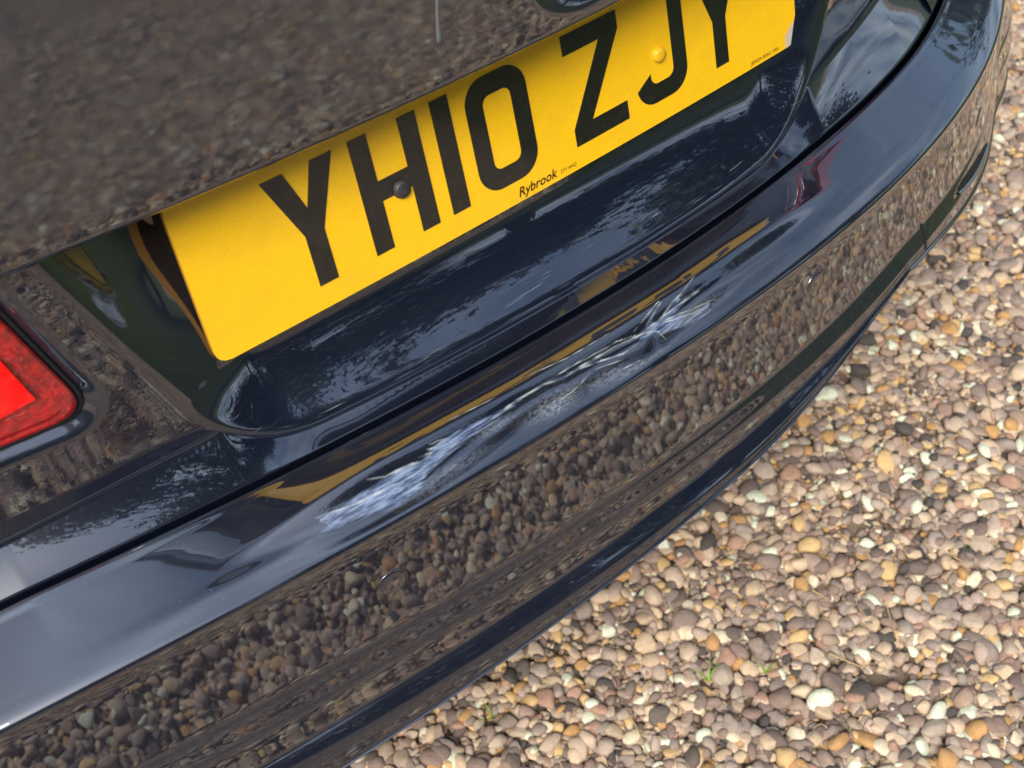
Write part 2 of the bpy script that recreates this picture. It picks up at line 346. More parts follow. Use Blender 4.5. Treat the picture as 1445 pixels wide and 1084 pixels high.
# ================================================================ SETTING
BX = (-2.2, 2.1); BY = (-3.6, 1.25)
def bed_weight(x, y):
    return sstep(BX[0], BX[0]+.3, x)*(1-sstep(BX[1]-.15, BX[1], x))*sstep(BY[0], BY[0]+.5, y)*(1-sstep(BY[1]-.2, BY[1], y))
gx = np.r_[-90,-40,-20,-10,-6,-4, np.linspace(-3,3,61), 4,6,10,20,40,90]; gy = np.r_[-90,-40,-20,-10,-6, np.linspace(-4.5,2.5,71), 4,6,10,20,40,90]
XX, YY = np.meshgrid(gx, gy); 
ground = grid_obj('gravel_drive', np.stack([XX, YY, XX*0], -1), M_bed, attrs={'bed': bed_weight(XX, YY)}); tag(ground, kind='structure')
# lawn: to the right of the car and beyond the drive
def lawn_edge(y):
    t = min(1, max(0, (y+1.1)/1.9)); return 1.15+.98*t*t*(3-2*t)+.03*math.sin(y*2.1)+.02*math.sin(y*5.3+1)
ys = np.linspace(-30, 40, 281); LX = np.array([0,.02,.06,.3,1,3,8,30])
P = np.array([[(lawn_edge(y)+d, y, .004+.035*min(1, d/.06)) for d in LX] for y in ys]); lawn = grid_obj('lawn', P, M_lawn); tag(lawn, kind='structure')
xs = np.linspace(-30, 2.3, 140); P = np.array([[(x, -5.2-.06*math.sin(x*1.9)-d, .005+.035*min(1, d/.06)) for d in LX] for x in xs]); lawn2 = grid_obj('lawn', P, M_lawn); tag(lawn2, kind='structure')
# grass blades on the lawn margin
nb = 42000; by = rng.uniform(-2.6, 4.5, nb); bx = np.array([lawn_edge(y) for y in by])+.01+rng.random(nb)**1.6*2.4; hgt = rng.uniform(.03, .075, nb)*(.5+.5*np.clip((bx-1.2)/.1, 0, 1)); az = rng.uniform(0, 6.28, nb); ln_ = rng.uniform(0, .03, nb); wd = rng.uniform(.0015, .003, nb)
b0 = np.stack([bx-wd*np.sin(az), by+wd*np.cos(az), 0*bx+.02], 1); b1 = np.stack([bx+wd*np.sin(az), by-wd*np.cos(az), 0*bx+.02], 1); b2 = np.stack([bx+ln_*np.cos(az), by+ln_*np.sin(az), .03+hgt], 1)
go = link('grass', np_mesh('grass', np.stack([b0, b1, b2], 1).reshape(-1, 3), np.arange(nb*3).reshape(-1, 3), False), M_blade); tag(go, 'short green lawn grass beyond the edge of the gravel', 'grass', kind='stuff')

# ---- gravel: settled pebbles
def pebble_mesh(seed):
    r = np.random.default_rng(seed); bm = bmesh.new(); bmesh.ops.create_icosphere(bm, subdivisions=2, radius=1)
    V = np.array([v.co for v in bm.verts]); D = V.copy()
    for k in range(4):
        a = r.normal(size=3); V = V*(1+.10*np.sin((D@a)*1.6+r.uniform(0, 6)))[:, None]
    for k in range(r.integers(2, 8)):                          # flats
        a = r.normal(size=3); a /= np.linalg.norm(a); lim = r.uniform(.42, .82); d = V@a; ex = np.maximum(d-lim, 0); V = V-np.outer(ex*.8, a)
    V /= np.abs(V).max(0)
    for v, p in zip(bm.verts, V): v.co = p
    for f in bm.faces: f.smooth = True
    me = bpy.data.meshes.new('pebble'); bm.to_mesh(me); bm.free(); me.materials.append(M_peb); return me
PEB = [pebble_mesh(100+i) for i in range(18)]
pcol = bpy.data.collections.new('pebble_sources')
for m in PEB: pcol.objects.link(bpy.data.objects.new('pebble_source', m))
def rand_pts(n, x0, x1, y0, y1): return np.stack([rng.uniform(x0, x1, n), rng.uniform(y0, y1, n)], 1)
pts = np.vstack([rand_pts(190000, *BX, *BY), rand_pts(125000, -.35, 1.9, -.6, 1.15), rand_pts(60000, -1.3, 1.1, -1.7, -.05)])
pts = pts[rng.random(len(pts)) < bed_weight(pts[:, 0], pts[:, 1])]
pts = pts[~((np.abs(pts[:, 0]) < .5) & (pts[:, 1] > .75))]
pts = pts[pts[:, 0] < np.array([lawn_edge(y)+.01 for y in pts[:, 1]])]
rng.shuffle(pts); n = len(pts)
ra = np.clip(rng.lognormal(math.log(.0055), .36, n), .0022, .0140); order = np.argsort(ra+rng.normal(0, .003, n)); pts, ra = pts[order], ra[order]
soil = np.zeros(n)                                             # thin patches where grit shows through
for px_, py_, pr_ in ((.30,-.15,.045),(.18,-.07,.04),(.62,.10,.06),(.45,.02,.05),(.95,.30,.08),(.50,-.22,.05),(.08,.10,.04),(1.2,.55,.10)): soil = np.maximum(soil, np.exp(-((pts[:, 0]-px_)**2+(pts[:, 1]-py_)**2)/pr_**2))
kp = rng.random(n) > .72*soil*(ra > .0036); pts, ra = pts[kp], ra[kp]; n = len(pts)
rb = ra*rng.uniform(.55, .95, n); rc = ra*rng.uniform(.38, .70, n); yaw = rng.uniform(0, 2*np.pi, n); tl = rng.normal(0, .28, (n, 2)); vid = rng.integers(0, len(PEB), n)
cell = .0027; HM = np.zeros((int((BX[1]-BX[0])/cell)+20, int((BY[1]-BY[0])/cell)+20), np.float32); pz = np.zeros(n)
ii = ((pts[:, 0]-BX[0])/cell).astype(int)+6; jj = ((pts[:, 1]-BY[0])/cell).astype(int)+6; kk = np.maximum(1, np.round((ra+rb)*.40/cell)).astype(int)
domes = {}
for k in range(1, 8):
    a = np.arange(-k, k+1); d = (a[:, None]**2+a[None]**2)/(k+.4)**2; domes[k] = np.sqrt(np.clip(1-d, 0, 1))-1.0*(d > 1)*5
for q in range(n):
    i, j, k = ii[q], jj[q], kk[q]; h = HM[max(i-k, 0):i+k+1, max(j-k, 0):j+k+1]; dm = domes[k]
    if h.shape != dm.shape: continue
    z = .55*h.mean()+.25*h.max()+rc[q]*.62; z = min(z, .018+rc[q]*.4); pz[q] = z; np.maximum(h, z+rc[q]*dm*.9, out=h)
ok = pz > 0; pts, ra, rb, rc, yaw, tl, vid, pz = [a[ok] for a in (pts, ra, rb, rc, yaw, tl, vid, pz)]; n = len(pts)
ROT = np.stack([tl[:, 0], tl[:, 1], yaw], 1); SCL = np.stack([ra, rb, rc], 1)*1.12; POS = np.c_[pts, pz]
# the 300 that show largest become single stones of the drive
dv = POS-CAM; cz = dv@RW[2]; ux = 722.5+1890*(dv@RW[0])/cz; uy = 542+1890*(dv@RW[1])/cz
vis = (ux > 520) & (ux < 1435) & (uy < 1075) & (uy > 120) & (uy > 1084-(ux-520)*.86+60) & (pz > .008)
score = np.where(vis, ra/cz, 0); big = np.argsort(-score)[:300]
for q in big:
    o = bpy.data.objects.new('pebble', PEB[vid[q]]); sc.collection.objects.link(o); o.parent = ground
    o.location = POS[q]; o.rotation_euler = ROT[q]; o.scale = SCL[q]
rest = np.setdiff1d(np.arange(n), big)
me = bpy.data.meshes.new('loose_gravel'); me.vertices.add(len(rest)); me.vertices.foreach_set('co', POS[rest].astype(np.float32).ravel())
for nm, arr in (('rot', ROT), ('scl', SCL)):
    a = me.attributes.new(nm, 'FLOAT_VECTOR', 'POINT'); a.data.foreach_set('vector', arr[rest].astype(np.float32).ravel())
a = me.attributes.new('vid', 'INT', 'POINT'); a.data.foreach_set('value', vid[rest].astype(np.int32))
grav = link('loose_gravel', me, None, ground); grav['kind'] = 'stuff'
gt = bpy.data.node_groups.new('scatter_pebbles', 'GeometryNodeTree')
gt.interface.new_socket('Geometry', in_out='INPUT', socket_type='NodeSocketGeometry'); gt.interface.new_socket('Geometry', in_out='OUTPUT', socket_type='NodeSocketGeometry')
gi = gt.nodes.new('NodeGroupInput'); gout = gt.nodes.new('NodeGroupOutput'); iop = gt.nodes.new('GeometryNodeInstanceOnPoints')
ci = gt.nodes.new('GeometryNodeCollectionInfo'); ci.inputs['Collection'].default_value = pcol; ci.inputs['Separate Children'].default_value = True; ci.inputs['Reset Children'].default_value = True
def named(nm, typ):
    x = gt.nodes.new('GeometryNodeInputNamedAttribute'); x.data_type = typ; x.inputs['Name'].default_value = nm; return x.outputs['Attribute']
e2r = gt.nodes.new('FunctionNodeEulerToRotation'); gl = gt.links
gl.new(named('rot', 'FLOAT_VECTOR'), e2r.inputs[0]); gl.new(gi.outputs[0], iop.inputs['Points']); gl.new(ci.outputs[0], iop.inputs['Instance']); iop.inputs['Pick Instance'].default_value = True
gl.new(named('vid', 'INT'), iop.inputs['Instance Index']); gl.new(e2r.outputs[0], iop.inputs['Rotation']); gl.new(named('scl', 'FLOAT_VECTOR'), iop.inputs['Scale']); gl.new(iop.outputs[0], gout.inputs[0])
md = grav.modifiers.new('scatter', 'NODES'); md.node_group = gt

# ---- trees and hedge that the paint reflects
def tube(P, R, seg=8):
    P = np.asarray(P, float); th = np.linspace(0, 2*np.pi, seg, endpoint=False); V = []
    for i, p in enumerate(P):
        t = P[min(i+1, len(P)-1)]-P[max(i-1, 0)]; t /= np.linalg.norm(t); a = np.cross(t, [0.3, .9, .1]); a /= np.linalg.norm(a); b = np.cross(t, a)
        V.append(p+R[i]*(np.cos(th)[:, None]*a+np.sin(th)[:, None]*b))
    return np.vstack(V), grid_faces(len(P), seg, False, True)
def join(parts):
    V, F, o = [], [], 0
    for v, f in parts: V.append(v); F.append(f+o); o += len(v)
    return np.vstack(V), np.vstack(F)
def leaves(centers, spread, nper, size, r):
    c = np.repeat(centers, nper, 0)+r.normal(size=(len(centers)*nper, 3))*spread; m = len(c)
    a = r.normal(size=(m, 3)); a /= np.linalg.norm(a, axis=1)[:, None]; b = np.cross(a, r.normal(size=(m, 3))); b /= np.linalg.norm(b, axis=1)[:, None]
    s = size*r.uniform(.6, 1.4, (m, 1)); return np.stack([c-a*s, c+b*s*.5, c+a*s, c-b*s*.5], 1).reshape(-1, 3), np.arange(m*4).reshape(-1, 4)
def tree(loc, h, rad, seed, label, mat, group='trees around the drive'):
    r = np.random.default_rng(seed); t = empty('garden_tree', loc); tag(t, label, 'tree', group); parts = []
    base = np.array([[0, 0, 0], [r.normal()*.08, r.normal()*.08, h*.25], [r.normal()*.15, r.normal()*.15, h*.5], [r.normal()*.2, r.normal()*.2, h*.85]]); parts.append(tube(cat_rom(base, 5), np.linspace(.03*h, .006*h, 16)))
    tips = []
    for k in range(16):
        z0 = r.uniform(.28, .75)*h; a = r.uniform(0, 6.28); p0 = np.array([0, 0, z0]); ll = rad*r.uniform(.5, 1.0)*(1.1-.5*z0/h); p2 = p0+np.array([math.cos(a)*ll, math.sin(a)*ll, r.uniform(.1, .5)*ll]); p1 = (p0+p2)/2+[0, 0, .1*ll]
        parts.append(tube(cat_rom([p0, p1, p2], 4), np.linspace(.010*h, .002*h, 9), 6))
        for s in range(7): tips.append(p0+(p2-p0)*r.uniform(.35, 1.1)+r.normal(size=3)*.16*rad)
    for k in range(25): tips.append(np.array([0, 0, h*.8])+r.normal(size=3)*np.array([.3*rad, .3*rad, .1*h]))
    V, F = join(parts); link('trunk', np_mesh('trunk', V, F), M_bark, t)
    V, F = leaves(np.array(tips), .13*rad, 120, .030*rad+.03, r); link('crown', np_mesh('crown', V, F, False), mat, t); return t
tree((0.6, -8.4, 0), 6.0, 2.4, 3, 'broad green tree rising behind the middle of the clipped hedge', M_leaf)
tree((4.2, -7.4, 0), 6.6, 2.6, 11, 'tallest dark green tree standing at the end of the hedge', M_leaf2)
tree((7.2, -4.6, 0), 6.4, 2.5, 8, 'spreading light green tree on the open lawn', M_leaf)
tree((-3.2, -8.3, 0), 5.6, 2.3, 14, 'rounded dark green tree rising behind the hedge', M_leaf2)
tree((-7.0, -8.0, 0), 5.4, 2.3, 5, 'light green tree behind the far end of the hedge', M_leaf)
tree((8.4, 4.4, 0), 6.0, 2.3, 9, 'slender tree on the lawn ahead of the parked car', M_leaf2)
r_ = np.random.default_rng(4); hc = np.stack([r_.uniform(-11, 3.2, 2600), -7.0+r_.uniform(-.45, .45, 2600), r_.uniform(.05, 1.75, 2600)], 1)
V, F = leaves(hc, .12, 16, .055, r_); he = empty('clipped_hedge', (0, 0, 0)); tag(he, 'long clipped dark green hedge behind the lawn strip', 'hedge'); link('foliage', np_mesh('foliage', V, F, False), M_leaf2, he)
st = [tube([(x, -7+r_.normal()*.1, 0), (x+r_.normal()*.1, -7, .9), (x+r_.normal()*.2, -7, 1.5)], [.03, .02, .008], 6) for x in np.linspace(-10.6, 2.9, 26)]; V, F = join(st); link('stems', np_mesh('stems', V, F), M_bark, he)

# ================================================================ CAR
car = empty('parked_car', (0, .6, 0)); tag(car, 'dark navy saloon car with yellow rear plate and scraped rear bumper', 'car')
car_inv = Matrix.Translation((0, -.6, 0))
def part(o, parent=car):
    o.parent = parent
    if parent is car: o.matrix_parent_inverse = car_inv
    return o
# ---- bumper
us = np.unique(np.round(np.r_[np.linspace(_ut[40], -.5, 110), np.arange(-.5, -.30, .003), np.arange(-.30, -.272, .0012), np.arange(-.272, .075, .00052), np.arange(.075, .12, .0012), np.arange(.12, .70, .0032), np.linspace(.70, _ut[-41], 90)], 5))
G, O = bumper_grid(us); U = np.repeat(us[:, None], G.shape[1], 1)
nv = G.shape[1]; vi = np.arange(nv)[None]+0*U
SL = np.zeros(U.shape); SL[:, 1:] = np.cumsum(np.linalg.norm(np.diff(G, axis=1), axis=2), axis=1); SL = (SL-SL[:, V_F:V_F+1])*1000; UM = U*1000   # mm: s<0 on the ledge
MARKS = {'scuff': [[(-263.1, -27.5), (-252.0, -25.8), (-227.0, -27.0), (-205.1, -29.6), (-190.9, -27.0), (-179.0, -30.0), (-161.0, -33.0), (-142.3, -31.6), (-122.0, -28.6), (-108.0, -29.8), (-110.0, -28.5), (-132.0, -25.2), (-158.0, -23.8), (-174.0, -21.7), (-186.0, -20.2), (-192.0, -15.1), (-200.0, -12.3), (-214.0, -9.4), (-223.5, -11.4), (-238.5, -14.2), (-258.0, -16.7), (-268.0, -17.7), (-260.0, -20.4)], [(-10.0, -24.1), (6.4, -26.4), (23.0, -29.6), (34.0, -31.8), (35.7, -28.5), (24.0, -24.5), (32.0, -20.8), (52.0, -18.1), (48.0, -12.8), (22.4, -12.0), (8.0, -17.5)]],
  'line': [([(-136.3, -27.6), (-112.0, -30.1), (-90.0, -30.1), (-76.0, -26.9)], 0.75), ([(-75.6, -27.2), (-60.0, -27.7), (-45.0, -27.5), (-31.7, -27.2), (-9.5, -25.0), (4.0, -23.4)], 0.6), ([(-88.5, -30.2), (-70.0, -31.3), (-43.0, -29.8), (-27.7, -29.4), (-8.0, -25.4)], 0.4), ([(-72.0, -28.5), (-44.0, -24.0), (-28.0, -20.8), (-11.6, -21.2)], 0.5), ([(4.0, -23.4), (28.0, -31.8), (36.3, -32.9), (58.0, -38.9)], 0.55), ([(-8.0, -25.4), (14.0, -26.9), (36.0, -28.0), (62.0, -28.4)], 0.5), ([(-96.0, -7.4), (-86.0, -15.6), (-68.9, -18.0), (-56.0, -22.0)], 0.35), ([(-8.0, -25.4), (5.5, -20.9), (4.0, -11.2)], 0.35), ([(-12.0, -28.9), (16.0, -36.7), (20.0, -37.4)], 0.3), ([(-2.4, -27.2), (18.0, -35.3), (20.0, -35.8)], 0.35), ([(-263.1, -27.5), (-238.4, -23.3), (-216.4, -22.3), (-194.0, -20.9)], 0.6), ([(-226.0, -33.2), (-213.6, -29.1), (-196.0, -28.0), (-190.0, -26.8)], 0.7), ([(-180.0, -33.4), (-167.6, -31.8)], 0.5), ([(-182.3, -31.2), (-174.0, -29.1)], 0.5), ([(-189.7, -29.8), (-179.0, -27.7)], 0.5), ([(-98.0, -41.5), (-66.0, -37.3), (-28.0, -36.8)], 0.25), ([(-166.0, -41.7), (-124.0, -38.8)], 0.2), ([(-6.0, -26.9), (28.0, -23.0), (58.0, -17.2)], 0.45), ([(3.6, -26.4), (42.4, -16.4)], 0.4), ([(-222.0, -70.8), (-196.0, -71.4)], 0.22), ([(-36.0, -11.2), (-21.1, -10.0)], 0.4), ([(-52.0, -21.8), (-30.9, -17.4)], 0.3)], 
  'haze': [(-91.0, -15.8, 20, 6, 0.9), (-50.0, -12.8, 16, 4, 0.7), (-173.6, -13.0, 26, 4, 0.35), (-192.0, -8.0, 20, 3, 0.3), (40.0, -17.2, 26, 4, 0.5), (-134.0, -23.1, 18, 3, 0.5), (-23.6, -7.6, 22, 2, 0.5)], 'crease': [(-271.6, -17.5), (-234.0, -15.1), (-192.0, -17.3), (-161.5, -23.2), (-131.6, -26.9), (-112.0, -29.3), (-90.3, -29.5), (-76.0, -26.3), (-46.0, -25.5), (-10.0, -23.5), (8.5, -24.9), (36.0, -28.0), (62.0, -28.4)]}
def seg_dist(pts):
    D = np.full(U.shape, 1e9); T = np.zeros(U.shape); lo, hi = min(p[0] for p in pts)-25, max(p[0] for p in pts)+25; ia, ib = np.searchsorted(us*1000, (lo, hi)); sl_ = slice(ia, ib); n_ = len(pts)-1
    for k, (a, b) in enumerate(zip(pts[:-1], pts[1:])):
        dx, dy = b[0]-a[0], b[1]-a[1]; t = np.clip(((UM[sl_]-a[0])*dx+(SL[sl_]-a[1])*dy)/(dx*dx+dy*dy+1e-9), 0, 1); d = np.hypot(UM[sl_]-a[0]-t*dx, SL[sl_]-a[1]-t*dy)
        m = d < D[sl_]; D[sl_] = np.where(m, d, D[sl_]); T[sl_] = np.where(m, (k+t)/n_, T[sl_])
    return D, T
def poly_sdf(pts):
    D, _ = seg_dist(pts+pts[:1]); ins = np.zeros(U.shape, bool)
    for a, b in zip(pts, pts[1:]+pts[:1]):
        if a[1] == b[1]: continue
        c = ((a[1] > SL) != (b[1] > SL)) & (UM < (b[0]-a[0])*(SL-a[1])/(b[1]-a[1])+a[0]); ins ^= c
    return np.where(ins, D, -D)
def wav(fu, fs, n=9, seed=1):
    r = np.random.default_rng(seed); o = 0
    for k in range(n): o = o+np.sin(UM*fu*r.uniform(.4, 1.8)*r.choice((-1, 1))+SL*fs*r.uniform(.4, 1.8)+r.uniform(0, 6.28))/n
    return o
rag = wav(.07, 1.5, 9, 3)*2.6+wav(.22, 3.6, 9, 4)*1.6                       # ragged outline
A_sc = np.zeros(U.shape); A_ln = A_sc.copy(); A_hz = A_sc.copy()
for pg in MARKS['scuff']: A_sc = np.maximum(A_sc, sstep(-.4, 1.6, poly_sdf(pg)+rag))
for pts_, w_ in MARKS['line']:
    d, t = seg_dist(pts_); A_ln = np.maximum(A_ln, (1-sstep(w_*.30, max(w_, .42)*.9+.25, d+.2*np.abs(wav(.5, .3, 6, 11))))*np.clip(4*np.minimum(t, 1-t)+.15, 0, 1)*np.clip(.62+.9*wav(.33, .4, 6, 17), .1, 1))
for (cu, cs, ru, rs, a_) in MARKS['haze']: A_hz = np.maximum(A_hz, a_*np.exp(-(((UM-cu)/ru)**2+((SL-cs)/rs)**2)))
led = (vi > V_E) & (vi < V_F+2); A_sc *= led; A_ln *= led; A_hz *= led; A_le = led.astype(float)
W_ = sstep(-290, -215, UM)*(1-sstep(40, 95, UM)); cre, _ = seg_dist(MARKS['crease']); crs = np.interp(UM, [p[0] for p in MARKS['crease']], [p[1] for p in MARKS['crease']])
edge_k = sstep(2, 9, -SL)*sstep(2, 8, SL-SL[:, V_E:V_E+1])*led
h_ = -2.1*np.exp(-((SL-crs-6)/7.0)**2)+.60*np.exp(-np.abs(SL-crs)/1.1)-1.1*np.exp(-(((UM-8)/26)**2+((SL+24)/7)**2))+.9*np.exp(-((UM+.9*SL+18)/5.0)**2)*np.exp(-((SL+20)/11)**2)+(.60*wav(.060, .14, 7, 21)+.16*wav(.16, .35, 8, 22))*sstep(-9, 0, SL-crs)+.16*wav(.05, .02, 5, 23)
h_ = h_*W_*edge_k+A_sc*.03*wav(.06, 3.5, 9, 31)*edge_k-.10*A_ln*edge_k
h_ = h_+.035*wav(.028, .05, 6, 40)*edge_k
nrm = np.cross(np.gradient(G, axis=0), np.gradient(G, axis=1)); nrm /= np.linalg.norm(nrm, axis=2, keepdims=True)+1e-12; nrm *= np.sign(nrm[:, V_E+12:V_E+13, 2:3])
G = G+nrm*(h_/1000)[..., None]
bumper = part(grid_obj('rear_bumper', G, M_bump, attrs={'scuff': A_sc, 'line': A_ln, 'hazy': A_hz, 'ledge': A_le}))
# ---- boot lid
xs = np.unique(np.round(np.r_[np.linspace(-.52, -.46, 16), np.arange(-.46, .42, .0017), np.linspace(.42, .52, 40)], 5))
zr = np.r_[np.arange(.640, .644, .0005), np.arange(.644, .70, .0011), np.arange(.70, ZA-.004, .0018), np.arange(ZA-.004, ZA-.0013, .0008), ZA-.0012, ZA-.0006, ZA-.00001, ZA, ZA+.00015, ZA+.0004, ZA+.0008, ZA+.0014, ZA+.0022, ZA+.0032, ZA+.0045, np.arange(ZA+.006, 1.034, .0020), 1.034]
XX, ZZ = np.meshgrid(xs, zr)
ye, ze = strip_edge(xs); low = zr.min(); zd = zD(xs); yd = lid_y0(zd, xs)+lid_bow(xs)
ZZ = ZZ+(zd[None]-low)*(1-np.clip((ZZ-low)/(.745-low), 0, 1))**1.5
YY = lid_surface(XX, ZZ)
YY[0] = yd
top = [( .003, .0035), (.010, .0055), (.03, .0075), (.08, .0115), (.2, .018), (.38, .022)]       # roll over onto the deck
P = np.stack([XX, YY, ZZ], -1)
bot = [np.stack([xs, ye+dy, ze+dz], -1) for dy, dz in ((.02, -.045), (.0025, -.02), (.0012, -.0025), (.0003, -.0008))]
for t in np.linspace(1, 0, 16)[:-1]: bot.append(np.stack([xs, yd+(ye-yd)*t, zd+(ze-zd)*(t+.06*math.sin(math.pi*t))], -1))
tp = [np.stack([xs*(1-.03*k), YY[-1]+dy, ZZ[-1]+dz-.05*xs**2*min(1, dy*6)], -1) for k, (dy, dz) in enumerate(top)]
P = np.concatenate([np.stack(bot), P, np.stack(tp)], 0)
Zf = P[..., 2]; Xf = P[..., 0]
s, dl, db = recess_s(Xf, Zf)
lipm = sstep(-.002, .004, s)*(1-sstep(.010, .022, s))*(db < dl+.01)*(Zf < .80)
dirt = sstep(ZA+.001, ZA+.02, Zf)*(1-.85*np.exp(-(((Xf-.03)/.11)**2+((Zf-.88)/.05)**2)))
lid = part(grid_obj('boot_lid', P, M_lid, flip=False, attrs={'lip': lipm, 'dirt': dirt}))
# dried streak on the lid
def on_lid(x, z, d=0.0): return np.array([x, float(lid_surface(np.array([x]), np.array([z]))[0])-d, z])
# ---- number plate
plate = part(empty('number_plate', (0, 0, 0)))
def pl(x, z, d=0.0):      # plate mm -> world m; d = towards the viewer
    X, Z = x/1000, z/1000; y = .088*X*X-d
    return (X, y*math.cos(_a)+Z*math.sin(_a), .72-y*math.sin(_a)+Z*math.cos(_a))
def rrect(x0, x1, z0, z1, r, n=8):
    o = []
    for cx, cz, a0 in ((x1-r, z1-r, 0), (x0+r, z1-r, 90), (x0+r, z0+r, 180), (x1-r, z0+r, 270)):
        for k in range(n+1): t = math.radians(a0+90*k/n); o.append((cx+r*math.cos(t), cz+r*math.sin(t)))
    return o
nx_, nz_ = 105, 25; gx_ = np.linspace(-260, 260, nx_); gz_ = np.linspace(0, 111, nz_)
def corner(x, z, r=9):
    ax = abs(x)-(260-r); az = abs(z-55.5)-(55.5-r)
    if ax > 0 and az > 0:
        k = max(ax, az)/math.hypot(ax, az); ax *= k; az *= k
        x = math.copysign(260-r+ax, x); z = 55.5+math.copysign(55.5-r+az, z-55.5)
    return x, z
fr = np.array([[pl(*corner(x, z), .0016) for x in gx_] for z in gz_]); chipm = np.array([[1.0 if math.hypot(x-259, (z-5)*.75) < 10 and x > 249 else 0.0 for x in gx_] for z in gz_])
part(grid_obj('plate_face', fr, M_plate, attrs={'chip': chipm}), plate)
idx = [(0, j) for j in range(nx_)]+[(i, nx_-1) for i in range(1, nz_)]+[(nz_-1, j) for j in range(nx_-2, -1, -1)]+[(i, 0) for i in range(nz_-2, 0, -1)]
ring = [corner(gx_[j], gz_[i]) for i, j in idx]
E_ = np.array([[pl(x, z, .0016) for x, z in ring], [pl(x, z, -.0016) for x, z in ring]]); part(link('plate_edge', np_mesh('plate_edge', E_.reshape(-1, 3), grid_faces(2, len(ring), False, True), False), M_plateedge), plate)
def glyph_obj(name, loops, x0, mat, dist=.0021, z0=16.0, label=None):
    """filled outline(s) in mm, laid on the plate; loops[0] outer, rest holes; a thin raised film"""
    bm = bmesh.new(); es = []
    for lp in loops:
        d = []
        for k in range(len(lp)):                                     # subdivide so it bends with the plate
            a, b = lp[k], lp[(k+1) % len(lp)]; m = max(1, int(math.hypot(b[0]-a[0], b[1]-a[1])/9))
            d += [(a[0]+(b[0]-a[0])*t/m, a[1]+(b[1]-a[1])*t/m) for t in range(m)]
        vs = [bm.verts.new((p[0], p[1], 0)) for p in d]
        es += [bm.edges.new((vs[k], vs[(k+1) % len(vs)])) for k in range(len(vs))]
    bmesh.ops.triangle_fill(bm, use_beauty=True, edges=es)
    r = bmesh.ops.extrude_face_region(bm, geom=bm.faces[:])
    for v in [e for e in r['geom'] if isinstance(e, bmesh.types.BMVert)]: v.co.z = 1.0
    for v in bm.verts: v.co = pl(x0+v.co.x, z0+v.co.y, dist if v.co.z > .5 else .0017)
    bmesh.ops.recalc_face_normals(bm, faces=bm.faces[:])
    me = bpy.data.meshes.new(name); bm.to_mesh(me); bm.free(); o = link(name, me, mat, plate)
    if label: o['label'] = label
    return o
S = 13.6
def g_Y(): return [[(0,79),(15.5,79),(25,52),(34.5,79),(50,79),(31.8,35),(31.8,0),(18.2,0),(18.2,35)]]
def g_H(): return [[(0,0),(S,0),(S,33),(50-S,33),(50-S,0),(50,0),(50,79),(50-S,79),(50-S,33+S),(S,33+S),(S,79),(0,79)]]
def g_1(): return [[(0,0),(14,0),(14,79),(0,79)]]
def g_0(): return [rrect(0,50,0,79,17), rrect(S,50-S,S,79-S,6)[::-1]]
def g_Z(): return [[(0,79),(50,79),(50,66.5),(17,S),(50,S),(50,0),(0,0),(0,12.5),(32,79-S),(0,79-S)]]
def arc(cx, cz, r, a0, a1, n=8): return [(cx+r*math.cos(math.radians(a0+(a1-a0)*k/n)), cz+r*math.sin(math.radians(a0+(a1-a0)*k/n))) for k in range(n+1)]
def g_J(): return [[(50,79)]+arc(33,17,17,0,-90)+arc(16,16.5,16.5,-90,-172)+[(S,22.5)]+arc(20,20,6.4,180,270)+arc(30,20,6.4,-90,0)+[(50-S,79)]]
xq = -260+59
for ch, wd_ in (('Y',50),('H',50),('1',14),('0',50),(' ',11),('Z',50),('J',50),('Y',50)):
    if ch == ' ': xq += 22; continue
    glyph_obj('character', {'Y':g_Y,'H':g_H,'1':g_1,'0':g_0,'Z':g_Z,'J':g_J}[ch](), xq, M_char); xq += wd_+11
def small_text(txt, x0, z0, width, name, shear=0.0, mat=M_print, bold=0.0):
    cu = bpy.data.curves.new(name, 'FONT'); cu.body = txt; cu.shear = shear; cu.offset = bold; cu.resolution_u = 3
    ob = bpy.data.objects.new(name, cu); sc.collection.objects.link(ob); dg = bpy.context.evaluated_depsgraph_get(); me = bpy.data.meshes.new_from_object(ob.evaluated_get(dg)); bpy.data.objects.remove(ob)
    bm = bmesh.new(); bm.from_mesh(me); X = [v.co.x for v in bm.verts]; k = width/(max(X)-min(X)); mn = min(X)
    for v in bm.verts: v.co = pl(x0+(v.co.x-mn)*k, z0+v.co.y*k, .0019)
    bm.to_mesh(me); bm.free(); me.materials.clear(); return link(name, me, mat, plate)
small_text('Rybrook', -26, 3.6, 34.5, 'dealer_lettering', .25, M_print, .012)
small_text('SY1 4AQ', 11.2, 4.0, 14.5, 'postcode_lettering', .25)
small_text('JEPSON BSAU 145d', 206, 2.6, 32, 'maker_lettering', 0)
def screw(x, z, r, h, mat, name, label):
    prof = [(r*1.02, -.001), (r, .0006), (r*.96, h*.55), (r*.8, h*.85), (r*.5, h*.98), (.0001, h)]
    o = lathe(name, prof, mat, plate, 28); o['label'] = label
    p = Vector(pl(x, z, .0016)); nrm = Vector((0, -math.cos(_a), math.sin(_a))); o.matrix_world = Matrix.Translation(p)@nrm.to_track_quat('Z', 'Y').to_matrix().to_4x4(); return o
screw(-111.9, 50.8, .0062, .0042, M_cap, 'screw_cap', 'grimy black screw cap on the H')
screw(113.0, 49.7, .0056, .0040, M_ycap, 'screw_cap', 'yellow screw cap beside the J')
